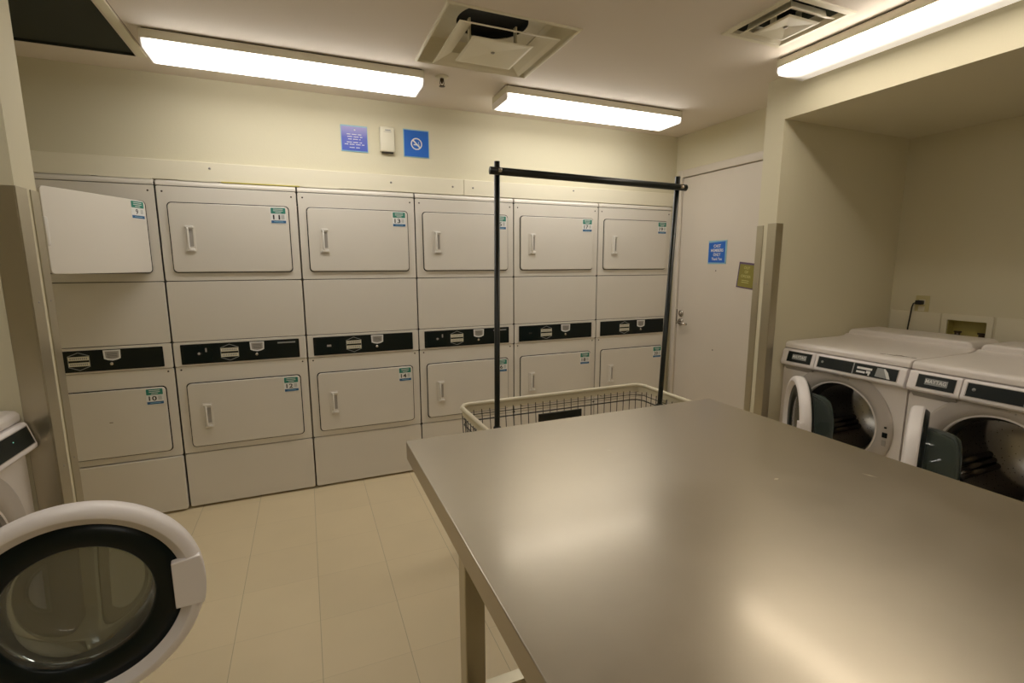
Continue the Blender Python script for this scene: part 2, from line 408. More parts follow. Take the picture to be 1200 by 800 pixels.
def bar_handle(x, z, parent, full=True):
    """recessed pull: x,z lower left of a .05 x .145 pad"""
    if not full: return
    b = B(); y = -.0142; x -= .006
    b.ring(rr(x, x+.055, z, z+.148, .008), rr(x+.024, x+.045, z+.030, z+.122, .003), 'y', y-.004, y, 'enamel')
    b.box(x+.024, x+.045, y-.001, y, z+.030, z+.122, 'shade')  # slot floor coloured darker, as the shade inside the pull
    b.box(x+.017, x+.027, y-.016, y-.003, z+.018, z+.132, 'handle', .003)
    b.box(x+.010, x+.050, y-.012, y-.003, z+.004, z+.020, 'handle', .003); b.box(x+.010, x+.050, y-.010, y-.003, z+.128, z+.143, 'handle', .003)
    b.build('handle', parent)
def dryer_door(name, parent, x0, x1, z0, z1, z_handle, num, knob=True, empty=None):
    b = B()
    b.prism(rr(x0+.004, x1-.004, z0+.004, z1-.004, .02), 'y', -.0135, -.001, 'enamel', bev=.003)
    d = b.build(name, parent)
    if knob: bar_handle(x0+.07, z_handle, d)
    sticker(num, x1-.098 if num % 2 else x1-.096, z1-.008, d)
    return d
labels = {}
for k in range(6):
    x = k*W
    top, low = 9+2*k, 10+2*k
    note = {0: 'stacked white dryers 9 and 10, upper door standing open', 1: 'stacked white dryers numbered 11 over 12', 2: 'stacked white dryers numbered 13 over 14',
            3: 'stacked white dryers numbered 15 over 16, behind a black rack pole', 4: 'stacked white dryers numbered 17 over 18', 5: 'stacked white dryers numbered 19 over 20, next to the door'}[k]
    t = thing('stacked_dryer', (x, -.008 if k == 0 else 0, 0), note, 'dryer', 'stacked dryers along the back wall')
    L, Rr = .004, W-.004
    def panel(name, z0, z1, hole=None, k_='enamel', bev=.003, y=0.0):
        b = B()
        if hole: b.ring(rr(L, Rr, z0, z1, .002), rr(*hole, .02), 'y', y, .03, k_)
        else: b.prism(rr(L, Rr, z0, z1, .008, 3), 'y', y, .03, k_, bev=.002)
        return b.build(name, t)
    b = B(); b.box(.0065, W-.0065, .03, .83, .012, 1.862, 'enamel')
    b.box(.003, W-.003, .012, .028, .02, 1.855, 'seam')
    cab = b.build('cabinet', t)
    b = B(); b.prism([(.30, 1.838), (-.0015, 1.838), (-.0015, 1.850), (.004, 1.862), (.02, 1.868), (.30, 1.868)], 'x', L, Rr, 'enamel', bev=.002); b.build('top_cap', t)
    up = panel('upper_front', 1.331, 1.8345, hole=None if k else (.075, .615, 1.40, 1.725))
    if k == 0:
        # the cabinet behind the open door: dark mouth with drum
        b = B(); b.ring(rr(.06, .63, 1.385, 1.74, .02), rr(.075, .615, 1.40, 1.725, .02), 'y', -.001, .001, 'seam')
        b.build('door_gasket', t)
        b = B(); b.lathe([(.16, -.0005+.0105), (.155, .0105), (.001, .0108)], 'drum', 48, (.345, 0, 1.56)); b.build('drum', t)
    for nm, za, zb2 in (('upper_door_seal', 1.373, 1.754), ('lower_door_seal', .373, .755)):
        b = B(); b.ring(rr(.0455, .6445, za+.0005, zb2-.0005, .022), rr(.055, .635, za+.01, zb2-.01, .02), 'y', -.0022, -.0002, 'seam'); b.build(nm, t)
    if k == 0:
        d = dryer_door('upper_door', t, -.55, .0, 1.375, 1.752, 1.49, top, knob=False)
        d.location = (.635, -.004, 0); d.rotation_euler = (0, 0, R(63))
        b = B(); b.prism(rr(-.53, -.02, 1.39, 1.735, .02), 'y', -.001, .018, 'enamel', bev=.004); b.build('inner_liner', d)
        b = B(); b.box(-.560, -.543, -.03, .0, 1.50, 1.62, 'handle', .004); b.build('handle', d)
    else: d = dryer_door('upper_door', t, .047, .643, 1.375, 1.752, 1.487, top)
    d = dryer_door('lower_door', t, .047, .643, .375, .753, .483, low, knob=(k != 0))
    if k == 0:
        d = [c for c in t.children if c.name.startswith('lower_door')][0]
        b = B(); b.box(.372, .388, -.0141, -.013, .573, .577, 'rust'); b.build('scuff_mark', d)
    panel('middle_panel', .9925, 1.3265)
    b = B(); b.prism(rr(L, Rr, .852, .9885, .006, 3), 'y', -.004, .03, 'enamel', bev=.002); cs = b.build('control_surround', t)
    panel('lower_front', .340, .8495)
    b = B(); b.prism(rr(L, Rr, .014, .3355, .012, 4), 'y', -.001 if k else -.012, .03, 'enamel', bev=.003); b.build('kick_panel', t)
    for xx in (.03, W-.03):
        for zz in (1.807, .832): b = B(); b.lathe([(0, -.0025), (.004, -.002), (.0055, .001)], 'brown', 10, (xx, 0, zz)); b.build('screw', t)
    # black control panel
    b = B(); b.prism(rr(.037, .648, .862, .9755, .004, 2), 'y', -.0065, -.003, 'blackpanel'); cp = b.build('control_panel', t)
    y = -.0072
    cx = .277 if k not in (2, 3, 4, 5) else {2: .275, 3: .262, 4: .258, 5: .262}[k]
    b = B(); hexa = [(cx-.046, .889), (cx-.046, .948), (cx, .967), (cx+.046, .948), (cx+.046, .889), (cx, .870)]
    hexi = [(cx+(p[0]-cx)*.93, .9185+(p[1]-.9185)*.93) for p in hexa]
    b.ring(hexa, hexi, 'y', y-.0006, y, 'greyprint')
    b.box(cx-.044, cx+.044, y-.001, y-.0002, .924, .944, 'beige'); b.box(cx-.044, cx+.044, y-.001, y-.0002, .893, .913, 'beige')
    for q in range(9):
        b.box(cx-.037+q*.0085, cx-.032+q*.0085, y-.0013, y-.001, .929, .939, 'greyprint'); b.box(cx-.037+q*.0085, cx-.032+q*.0085, y-.0013, y-.001, .898, .908, 'greyprint')
    b.build('brand_badge', cp)
    sx = .420; b = B()
    so = [(sx-.038, .971), (sx+.038, .971), (sx+.036, .925), (sx+.02, .918), (sx, .914), (sx-.02, .918), (sx-.036, .925)]
    si = [(sx+(p[0]-sx)*.8, .945+(p[1]-.945)*.76) for p in so]
    b.ring(so, si, 'y', y-.001, y, 'white'); b.prism(si, 'y', y-.0005, y, 'shade')
    for q in range(4): b.box(sx-.022, sx+.022, y-.0008, y-.0005, .932+q*.007, .934+q*.007, 'ink')
    b.build('shield_emblem', cp)
    b = B(); b.lathe([(0, y-.012), (.006, y-.0115), (.009, y-.008), (.009, y+.002)], 'chrome', 16, (sx-.004, 0, .898)); b.build('key_button', cp)
    if k in (1, 2, 3, 4):
        b = B(); b.box(.052, .19, y-.0004, y, .872, .966, 'blackgloss'); b.box(.115, .14, y-.001, y-.0004, .914, .926, 'shade' if k == 2 else 'seam')
        if k in (1, 3): b.lathe([(0, y-.003), (.006, y-.002), (.008, y)], 'shade', 10, (.125, 0, .92)); b.box(.156, .164, y-.001, y-.0004, .928, .95, 'shade')
        b.build('card_reader', cp)
    if k in (1, 3):
        b = B(); b.box(.53, .627, y-.001, y, .953, .961, 'greyprint'); b.build('label_strip', cp)

# ------------------------------------------------------------------ washers (local: front faces -y, x to the right, z up)
WW = .656
def washer(loc, rz, open_deg, label, W_=WW, smudge=False, hx_=.070, hy_=-.022, door_dz=-.012, plain=False, RO=.247):
    t = thing('washing_machine', loc, label, 'washer', 'front load washers in the two alcoves', rz)
    H = .967; cx, cz, ro = .335, .585, .198
    D = .80
    b = B()   # body: sides, back, base
    b.box(.002, .02, .012, D, .02, .925, 'enamel2'); b.box(W_-.02, W_-.002, .012, D, .02, .925, 'enamel2'); b.box(.02, W_-.02, D-.02, D, .02, .925, 'enamel2')
    b.box(.02, W_-.02, .012, D-.02, .02, .04, 'enamel2'); b.build('cabinet', t)
    # front with round opening
    n = 96; inner = []; outer = []
    x0, x1, z0, z1 = .002, W_-.002, .17, .83
    for i in range(n):
        a = 2*PI*i/n; dx, dz = math.cos(a), math.sin(a)
        inner.append((cx+ro*dx, cz+ro*dz))
        tt = min(((x1-cx)/dx if dx > 1e-9 else (x0-cx)/dx if dx < -1e-9 else 9), ((z1-cz)/dz if dz > 1e-9 else (z0-cz)/dz if dz < -1e-9 else 9))
        outer.append((cx+tt*dx, cz+tt*dz))
    b = B(); b.ring(outer, inner, 'y', 0, .012, 'enamel2'); fp = b.build('front_panel', t)
    b = B(); b.prism(rr(.002, W_-.002, .02, .166, .01), 'y', -.001, .012, 'enamel2', bev=.003); b.build('kick_panel', t)
    # bezel around opening
    b = B(); b.lathe([(.283, -.001), (.281, -.006), (.270, -.009), (.232, -.010), (.212, -.006), (.202, .004), (.198, .02), (.198, .03), (.283, .011)], 'greyplastic', 96, (cx, 0, cz))
    for q, (dx, dz, w, h) in enumerate(((-.045, .25, .02, .004), (-.012, .256, .018, .004), (-.015, .243, .03, .003), (-.015, .237, .03, .003), (.02, .238, .008, .003), (.03, .236, .008, .003), (.05, .232, .006, .008))):
        b.box(cx+dx-w/2, cx+dx+w/2, -.0112, -.009, cz+dz-h/2, cz+dz+h/2, 'shade')
    b.build('bezel', t)
    b = B(); b.box(cx+.238, cx+.262, -.013, -.006, cz-.02, cz+.006, 'blackgloss', .003); b.box(cx+.246, cx+.256, -.013, -.006, cz+.028, cz+.036, 'blackgloss'); b.box(cx+.240, cx+.258, -.0115, -.008, cz-.062, cz-.034, 'shade'); b.build('door_catch', t)
    b = B(); b.lathe([(.198, .025), (.190, .03), (.178, .05), (.176, .07), (.188, .085), (.21, .09)], 'rubber', 72, (cx, 0, cz)); b.build('gasket', t)
    b = B(); b.lathe([(.20, .09), (.245, .12), (.255, .16), (.255, .52), (.25, .54), (0, .55)], 'drum', 72, (cx, 0, cz))
    for q in range(3):
        a = R(95+120*q); ca, sa = math.cos(a), math.sin(a)
        for w in (-.03, 0, .03):
            p = Vector((cx+ca*.235-sa*w, 0, cz+sa*.235+ca*w)); b.tube([(p.x, .14, p.z), (p.x, .50, p.z)], .016, 'chrome', 10)
    b.build('drum', t)
    b = B(); b.lathe([(.215, .088), (.275, .1), (.275, .6), (0, .6)], 'dark', 48, (cx, 0, cz)); b.build('tub_shell', t)
    # top lid with rolled front lip and raised rear console
    b = B(); b.prism([(.0, .928), (-.004, .932), (-.003, .952), (.006, .963), (.03, H), (.47, H+.001), (.52, H+.008), (.54, H+.018), (.55, H-.004), (.79, H-.004), (.79, .928)], 'x', .002, W_-.002, 'enamel2', smooth=False, bev=.004); b.build('lid', t)
    b = B(); b.prism(rr(.012, W_-.012, H-.02, H+.048, .032, 6), 'y', .535, .80, 'enamel2', bev=.012); b.build('rear_console', t)
    # sloped control fascia: profile in (y,z)
    def fascia(xa, xb, name):
        b = B(); b.prism([(.012, .925), (-.012, .925), (-.018, .918), (-.036, .852), (-.036, .842), (-.026, .832), (.012, .83)], 'x', xa, xb, 'plastic', bev=.003); return b.build(name, t)
    dr = fascia(.004, .204, 'detergent_drawer'); fa = fascia(.208, W_-.004, 'control_fascia')
    b = B(); b.prism([(-.02, .832), (-.026, .83), (.0, .805), (.002, .82)], 'x', .02, .19, 'shade'); b.build('drawer_pocket_shadow', dr)  # wedge coloured as the shadow in the pocket under the drawer
    s0 = Vector((0, -.0186, .918)); s1 = Vector((0, -.0366, .852)); dn = (s1-s0); nrm = Vector((0, -dn.z, dn.y)).normalized()
    if nrm.y > 0: nrm = -nrm
    ang = math.degrees(math.atan2(-nrm.y, nrm.z))
    def P(x, v, off=0): p = s0+dn*v+nrm*off; return (x, p.y, p.z)
    def plate(bb, xa, xb, va, vb, off, k): bb.face([P(xa, vb, off), P(xb, vb, off), P(xb, va, off), P(xa, va, off)], k)
    def tm(x, v, off): return Matrix.Translation(P(x, v, off)) @ Matrix.Rotation(R(ang), 4, 'X')
    b = B(); plate(b, .042, .186, .06, .92, .0012, 'blackpanel'); plate(b, .040, .188, .03, .95, .0006, 'greyplastic'); ip = b.build('drawer_insert', dr)
    b = B(); plate(b, .072, .158, .26, .68, .0018, 'greyprint'); b.text('MAYTAG', .017, tm(.114, .45, .0024), 'white', width=.078, bold=.01); b.build('brand_plate', dr)
    b = B(); pe = W_-.014 if plain else .624
    plate(b, .222, pe, .03, .95, .0006, 'greyplastic'); plate(b, .226, pe-.004, .07, .91, .0012, 'blackpanel'); plate(b, .412, .418, .07, .91, .0018, 'greyprint'); b.build('display_panel', fa)
    if not plain:
     b = B(); plate(b, .433, .505, .30, .46, .0018, 'white'); plate(b, .433, .475, .60, .74, .0018, 'white'); plate(b, .48, .50, .52, .70, .0018, 'white'); plate(b, .49, .497, .70, .84, .0018, 'white'); b.build('instruction_label', fa)
    if not plain:
     b = B(); b.face([P(.522, .80, .0018), P(.592, .84, .0018), P(.578, .40, .0018), P(.560, .16, .0018), P(.526, .16, .0018)], 'greyprint'); b.face([P(.578, .84, .0022), P(.592, .84, .0022), P(.578, .40, .0022), P(.562, .16, .0022), P(.556, .2, .0022)], 'white'); b.build('price_sticker', fa)
    b = B(); b.lathe([(0, .003), (.006, .002), (.007, 0)], 'greyprint', 12, (0, 0, 0), 'z')
    o = b.build('start_light', fa); o.matrix_local = Matrix.Translation(P(.25, .45, .001)) @ Matrix.Rotation(R(ang), 4, 'X')
    if smudge:
        b = B()
        for dx, dy, w in ((0, 0, .07), (.045, .012, .05), (-.04, -.01, .03), (.085, .01, .03), (.02, .02, .04)): b.prism([(.54+dx-w/2+.0*dy, .06+dy), (.54+dx, .052+dy), (.54+dx+w/2, .06+dy), (.54+dx+.006, .067+dy)], 'z', H+.0005, H+.001, 'rust')
        b.build('smudge', t)
    for fx in (.06, W_-.06):
        for fy in (.07, D-.07):
            b = B(); b.lathe([(0, 0), (.022, 0), (.02, .008), (.01, .01), (.01, .022), (0, .022)], 'rubber', 16, (fx, fy, 0), 'z'); b.build('foot', t)
    # the door: hinge at x=.075, rim outer face towards -y
    dd = bpy.data.objects.new('washer_door', None); col.objects.link(dd); dd.parent = t; dd.location = (hx_, hy_, cz+door_dz); dd.rotation_euler = (0, 0, R(-open_deg)); dd.empty_display_size = .05
    c = RO+.008
    b = B()
    b.lathe([(RO-.002, .018), (RO, .008), (RO, -.012), (RO-.003, -.021), (RO-.010, -.028), (RO-.025, -.0315), (RO-.028, -.030), (RO-.030, -.023), (RO-.046, -.016), (RO-.047, -.010), (RO-.047, .012), (RO-.03, .018)], 'plastic', 128, (c, 0, 0), closed=True)
    rim = b.build('door_rim', dd)
    b = B(); b.lathe([(RO-.045, -.012), (RO*.60, -.008), (RO*.582, -.002), (RO*.57, .010), (RO*.60, .034), (RO-.022, .034), (RO-.012, .024), (RO-.010, .0175), (RO-.046, .016)], 'blackgloss', 128, (c, 0, 0), closed=True); b.build('door_bezel', dd)
    b = B(); b.lathe([(RO*.59, -.001), (.10, -.003), (0, -.004)], 'glass', 96, (c, 0, 0)); g = b.build('outer_window', dd)
    b = B(); b.lathe([(.165, .030), (.163, .06), (.152, .115), (.136, .138), (.10, .148), (0, .153)], 'glassdark', 96, (c, 0, 0)); b.build('glass_bowl', dd)
    b = B()   # white grip on the free end
    pts = []
    for r0, sgn in ((RO+.0015, 1), (RO-.07, -1)):
        rng = [R(-15+30*i/10) for i in range(11)]
        if sgn < 0: rng = rng[::-1]
        for a in rng: pts.append((c+(r0*math.cos(a) if sgn > 0 else r0*math.cos(a)/math.cos(a)*1.0), r0*math.sin(a) if sgn > 0 else (RO-.016)*math.sin(a)))
    b.prism(pts, 'y', -.034, -.011, 'plastic', bev=.003); b.build('door_grip', dd)
    b = B(); b.box(-.012, .03, -.014, .020, -.075, -.03, 'greyplastic', .004); b.box(-.012, .03, -.014, .020, .03, .075, 'greyplastic', .004); b.build('hinge', dd)
    return t
washer((3.99, -1.212, 0), R(-90), 43, 'white front load washer with open door, against the alcove side wall', smudge=True)
washer((3.99, -1.872, 0), R(-90), 65, 'white front load washer with open door, behind the valve box end, second in the alcove')
washer((3.99, -2.534, 0), R(-90), 0, 'third white washer along the alcove with closed door')
lw = washer((.53, -1.898, 0), R(90), 80.3, 'white front load washer whose large open round door fills the lower corner', W_=.676, hx_=.031, hy_=-.046, door_dz=.017, plain=True, RO=.26)
b = B(); b.lathe([(0, -.0275), (.004, -.027), (.006, -.024)], 'led', 10, (.56, 0, .889)); b.build('green_indicator', lw)

# ------------------------------------------------------------------ work table
t = thing('work_table', (1.638, -1.81, 0), 'large stainless steel folding table with brushed shiny top', 'table')
TX, TY, TZ = 1.172, -1.75, .90
b = B()
b.prism(rr(0, TX, TY, 0, .009, 4), 'z', TZ-.003, TZ, 'table', bev=.0015)
ou = rr(0, TX, TY, 0, .009, 4); inn = rr(.004, TX-.004, TY+.004, -.004, .007, 4)
b.ring(ou, inn, 'z', TZ-.052, TZ-.002, 'table'); b.build('tabletop', t)
legs = [(.145, -.165), (TX-.145, -.165), (.145, TY+.165), (TX-.145, TY+.165)]
for lx, ly in legs:
    b = B(); b.prism(rr(lx-.03, lx+.03, ly-.03, ly+.03, .004, 2), 'z', .02, TZ-.004, 'steel'); b.prism(rr(lx-.034, lx+.034, ly-.034, ly+.034, .006, 2), 'z', 0, .02, 'rubber'); b.build('leg', t)
for n_, (xa, xb, ya, yb) in enumerate(((.172, TX-.172, -.185, -.145), (.172, TX-.172, TY+.145, TY+.185), (.125, .165, TY+.195, -.195), (TX-.165, TX-.125, TY+.195, -.195))):
    b = B(); b.prism(rr(xa, xb, ya, yb, .003, 2), 'z', .115, .15, 'steel'); b.build('cross_rail', t)
b = B(); b.ring(rr(.10, TX-.10, TY+.10, -.10, .01), rr(.14, TX-.14, TY+.14, -.14, .01), 'z', TZ-.045, TZ-.0035, 'steel'); b.build('apron', t)
b = B()
for (xx, yy, an, ln, w) in ((.777, -.618, -2, .016, .007), (1.005, -.694, -70, .034, .007), (.51, -.30, -35, .02, .0012)):
    ca, sa = math.cos(R(an)), math.sin(R(an)); q = []
    for u, v in ((-ln/2, 0), (0, -w/2), (ln/2, 0), (0, w/2)): q.append((xx+u*ca-v*sa, yy+u*sa+v*ca, TZ+.0004))
    b.face(q, 'beige')
b.build('scratch_marks', t)

# ------------------------------------------------------------------ laundry cart with hanging rack
t = thing('laundry_cart', (2.615, -1.215, 0), 'rolling wire laundry cart with black hanging bar behind the table', 'laundry cart')
hx, hy, rz_ = .55, .285, .72
b = B()
path = [(hx*1.0-.05, -hy), (hx-.02, -hy+.012), (hx, -hy+.05), (hx, hy-.05), (hx-.02, hy-.012), (hx-.05, hy), (-hx+.05, hy), (-hx+.02, hy-.012), (-hx, hy-.05), (-hx, -hy+.05), (-hx+.02, -hy+.012), (-hx+.05, -hy)]
pp = [(p[0], p[1], rz_) for p in path]; pp.append(pp[0])
b.tube(pp, .011, 'cream', 10, caps=False)
b.ring([(p[0]*1.0, p[1]) for p in path], [(p[0]*.994, p[1]*.988) for p in path], 'z', rz_-.038, rz_, 'cream')
o = b.build('rim', t); o['label'] = 'cream vinyl rim band'
b = B(); wr = .0022; zb = .36
def scalex(f): return [(p[0]*f, p[1]*f) for p in path]
nx, ny = 24, 12
for i in range(nx+1):
    xx = -hx+.03+(2*hx-.06)*i/nx
    for s in (1, -1): b.tube([(xx, s*(hy-.006), rz_-.03), (xx*.97, s*(hy-.02), zb)], wr, 'wire', 6)
    b.tube([(xx*.97, -hy+.02, zb), (xx*.97, hy-.02, zb)], wr, 'wire', 6)
for i in range(ny+1):
    yy = -hy+.03+(2*hy-.06)*i/ny
    for s in (1, -1): b.tube([(s*(hx-.006), yy, rz_-.03), (s*(hx*.97), yy*.95, zb)], wr, 'wire', 6)
for z, r_ in ((rz_-.055, wr), (rz_-.085, .0036), (zb+.17, wr), (zb+.09, wr), (zb, .004)):
    f = 1-.03*(rz_-z)/(rz_-zb)-.008
    q = [(p[0]*f, p[1]*f, z) for p in path]; q.append(q[0]); b.tube(q, r_, 'wire', 6, caps=False)
# wire nose on the end of the basket
b.tube([(-hx+.012, -.10, rz_-.095), (-hx-.028, -.06, rz_-.10), (-hx-.03, .02, rz_-.095), (-hx-.018, .12, rz_-.09), (-hx+.014, .14, rz_-.09)], .0035, 'wire', 6)
o = b.build('wire_basket', t); o['label'] = 'dark wire basket'
b = B(); b.box(-.12, .145, hy-.026, hy-.018, rz_-.135, rz_-.092, 'black', .002, 1); b.build('name_plate', t)
for s, xt, xb_ in ((-1, -.449, -.457), (1, .510, .462)):
    b = B(); b.tube([(xb_, 0, .19), (xb_, 0, rz_-.02), (xt, 0, 1.842)], .0125, 'black', 16); b.lathe([(.0125, rz_-.06), (.018, rz_-.055), (.018, rz_-.035), (.0125, rz_-.03)], 'black', 16, (xb_, 0, 0), 'z'); b.build('rack_pole', t)
b = B(); b.tube([(-.488, -.02, 1.800), (.545, -.02, 1.788)], .016, 'black', 16); b.build('hanging_bar', t)
for xx, zz in ((-.449, 1.800), (.508, 1.788)):
    b = B(); b.lathe([(0, -.047), (.006, -.045), (.009, -.040), (.009, -.034)], 'chrome', 12, (xx, 0, zz)); b.build('bolt', t)
b = B()
for s in (1, -1): b.box(-hx+.03, hx-.03, s*.22-.012, s*.22+.012, .165, .19, 'chrome', .003)
for xx in (-hx+.05, 0, hx-.05): b.box(xx-.012, xx+.012, -.208, .208, .165, .189, 'chrome', .003)
for sx_ in (1, -1):
    for sy_ in (1, -1): b.tube([(sx_*(hx-.07), sy_*.22, .19), (sx_*(hx-.05), sy_*.24, zb)], .008, 'chrome', 8)
b.build('base_frame', t)
for sx_ in (1, -1):
    for sy_ in (1, -1):
        b = B(); X, Y = sx_*(hx-.07), sy_*.22
        b.lathe([(0, -.014), (.05, -.014), (.0625, -.011), (.0625, .011), (.05, .014), (0, .014)], 'rubber', 32, (X, Y, .0625))
        c_ = b.build('caster_wheel', t)
        b = B(); b.box(X-.014, X+.014, Y-.022, Y-.016, .055, .15, 'chrome'); b.box(X-.014, X+.014, Y+.016, Y+.022, .055, .15, 'chrome'); b.box(X-.02, X+.02, Y-.022, Y+.022, .145, .165, 'chrome'); b.build('caster_fork', c_)

# ------------------------------------------------------------------ ceiling lights
def light_x(x0, x1, y0, y1, label, lens='lens', along='x', z0=2.332, rim=.044):
    t = thing('ceiling_light', ((x0+x1)/2, (y0+y1)/2, CZ), label, 'ceiling light', 'fluorescent wraparound ceiling lights')
    X0, X1, Y0, Y1 = -(x1-x0)/2, (x1-x0)/2, -(y1-y0)/2, (y1-y0)/2; zb_ = z0-CZ
    b = B(); b.box(X0, X1, Y0, Y1, -rim, -.006, 'beige', .002, 1); b.box(X0+.01, X1-.01, Y0+.01, Y1-.01, -.006, 0, 'seam')
    b.build('housing', t)
    b = B()
    ch = .012
    if along == 'x': b.prism([(Y0+.002, -rim), (Y0+.002, zb_+ch), (Y0+.002+ch, zb_), (Y1-.002-ch, zb_), (Y1-.002, zb_+ch), (Y1-.002, -rim)], 'x', X0+.006, X1-.006, lens)
    else: b.prism([(X0+.002, -rim), (X0+.002, zb_+ch), (X0+.002+ch, zb_), (X1-.002-ch, zb_), (X1-.002, zb_+ch), (X1-.002, -rim)], 'y', Y0+.006, Y1-.006, lens)
    b.build('lens', t)
    for s in (0, 1):
        b = B()
        if along == 'x':
            a0, a1 = (X0, X0+.006) if s == 0 else (X1-.006, X1)
            b.prism([(Y0, -rim+.001), (Y0, zb_+ch), (Y0+ch, zb_-.001), (Y1-ch, zb_-.001), (Y1, zb_+ch), (Y1, -rim+.001)], 'x', a0, a1, 'plastic')
        else:
            a0, a1 = (Y0, Y0+.006) if s == 0 else (Y1-.006, Y1)
            b.prism([(X0, -rim+.001), (X0, zb_+ch), (X0+ch, zb_-.001), (X1-ch, zb_-.001), (X1, zb_+ch), (X1, -rim+.001)], 'y', a0, a1, 'plastic')
        b.build('end_cap', t)
    return t
light_x(.812, 2.028, -.545, -.335, 'long fluorescent light on the ceiling above dryers 9 to 13')
light_x(2.497, 3.745, -.515, -.290, 'long fluorescent light on the ceiling in front of dryers 17 and 19')
light_x(3.60, 3.80, -2.56, -1.335, 'fluorescent light on the ceiling beside the small air vent and bulkhead', 'lens_side', 'y')
light_x(.66, .86, -2.85, -1.63, 'added out-of-view fluorescent fill light over the washer with the large open door', 'lens_dim', 'y')  # unseen fixture added to light the room from the left
light_x(1.6, 2.82, -4.1, -3.89, 'added out-of-view fluorescent fill light on the ceiling behind the viewpoint', 'lens')  # unseen fixture added behind the camera for more room light

# ------------------------------------------------------------------ air diffusers
def sq(cx, cy, h, z): return [(cx-h, cy-h, z), (cx+h, cy-h, z), (cx+h, cy+h, z), (cx-h, cy+h, z)]
def loft(b, rings, k):
    bm = bmesh.new(); rows = [[bm.verts.new(p) for p in r_] for r_ in rings]
    for A, C in zip(rows, rows[1:]):
        for i in range(4): bm.faces.new((A[i], A[(i+1) % 4], C[(i+1) % 4], C[i]))
    b.add(bm, k)
t = thing('air_vent', (2.258, -.935, CZ), 'large square ceiling air vent with nested cones and dark round duct', 'air vent', 'square air vents in the ceiling')
def vent(t, ho, hi, mid, min_, zm, inner, zi, rd, zd, back='trim'):
    b = B(); loft(b, [sq(0, 0, ho, 0), sq(0, 0, ho-.002, -.005), sq(0, 0, hi+.006, -.007), sq(0, 0, hi, -.002), sq(0, 0, hi-.002, .012)], 'trim'); b.build('outer_frame', t)
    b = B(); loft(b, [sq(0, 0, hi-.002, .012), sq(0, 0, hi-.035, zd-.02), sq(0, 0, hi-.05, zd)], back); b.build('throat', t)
    b = B(); q = hi-.051; n = 48; ou = []; inn = []
    for i in range(n):
        a = R(45+360*i/n); c, s_ = math.cos(a), math.sin(a); k_ = q/max(abs(c), abs(s_)); ou.append((c*k_, s_*k_)); inn.append((rd*c, rd*s_))
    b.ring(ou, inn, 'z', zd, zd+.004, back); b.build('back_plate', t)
    b = B(); b.lathe([(rd, zd+.002), (rd, zd+.03), (0, zd+.03)], 'dark', 48, (0, 0, 0), 'z'); b.build('duct_opening', t)
    b = B(); loft(b, [sq(0, 0, min_, zm+.034), sq(0, 0, mid-.02, zm+.010), sq(0, 0, mid, zm), sq(0, 0, mid, zm-.004), sq(0, 0, mid-.022, zm+.004), sq(0, 0, min_, zm+.031), sq(0, 0, min_, zm+.034)], 'trim'); b.build('middle_cone', t)
    b = B(); loft(b, [sq(0, 0, inner*.4, zi+.02), sq(0, 0, inner-.01, zi+.004), sq(0, 0, inner, zi), sq(0, 0, inner-.012, zi-.002), sq(0, 0, .0001, zi+.006)], 'trim')
    b.lathe([(0, zi+.0005), (.008, zi+.001), (.01, zi+.005)], 'shade', 12, (0, 0, 0), 'z'); b.build('centre_plate', t)
    for sx_ in (1, -1):
        b = B(); q = inner*.8; b.box(sx_*q-.004, sx_*q+.004, -.012, .012, zi+.004, zd, 'trim'); b.build('bracket', t)
vent(t, .300, .285, .228, .152, -.025, .141, -.035, .165, .095)
t = thing('air_vent', (3.315, -1.605, CZ), 'small square ceiling air vent with dark slots beside a ceiling light', 'air vent', 'square air vents in the ceiling')
vent(t, .178, .147, .124, .100, -.012, .090, -.020, .09, .06, 'darkceil')  # throat and back plate coloured dark to paint the shade in the slots

# sprinkler
t = thing('ceiling_sprinkler', (2.139, -.478, CZ), 'small pendent fire sprinkler on the ceiling between the two lights', 'sprinkler')
b = B(); b.lathe([(.036, 0), (.036, -.003), (.028, -.007), (.014, -.009), (.0, -.009)], 'trim', 32, (0, 0, 0), 'z'); b.build('escutcheon', t)
b = B(); b.lathe([(.010, -.008), (.011, -.022), (.006, -.024), (.004, -.034), (.0, -.034)], 'brown', 16, (0, 0, 0), 'z')
for s in (1, -1): b.tube([(s*.009, 0, -.02), (s*.011, 0, -.035), (s*.004, 0, -.047)], .0022, 'brown', 8)
b.lathe([(0, -.046), (.016, -.047), (.016, -.049), (0, -.050)], 'brown', 20, (0, 0, 0), 'z'); b.build('sprinkler_head', t)

# ------------------------------------------------------------------ wall items over dryers
t = thing('wall_sign', (1.725, .04, 2.172), 'violet blue notice with small white lines, beside the wall sensor', 'sign', 'blue notices on the back wall')
b = B(); b.box(-.078, .078, -.004, 0, -.076, .076, 'paleblue'); b.build('sign_backing', t)
b = B(); b.box(-.074, .075, -.0055, -.004, -.070, .068, 'gsign'); b.build('sign_face', t)
b = B()
for z, w in ((.024, .085), (.010, .095), (-.004, .072), (-.022, .088), (-.034, .115), (-.052, .06)):
    n_ = int(w/.007)
    for i in range(n_):
        if (i*7+int(abs(z)*1000)) % 5: b.box(-w/2+i*w/n_, -w/2+(i+.8)*w/n_, -.0062, -.0056, z-.002, z+.002, 'white')
b.lathe([(0, -.0062), (.005, -.0061), (.005, -.0056)], 'white', 8, (.003, 0, .05)); b.build('sign_print', t)
t = thing('wall_sensor', (1.917, .04, 2.178), 'cream box shaped sensor on the wall between two blue signs', 'sensor')
b = B(); b.box(-.045, .045, -.034, 0, -.072, .076, 'beige', .008, 3); b.build('housing', t)
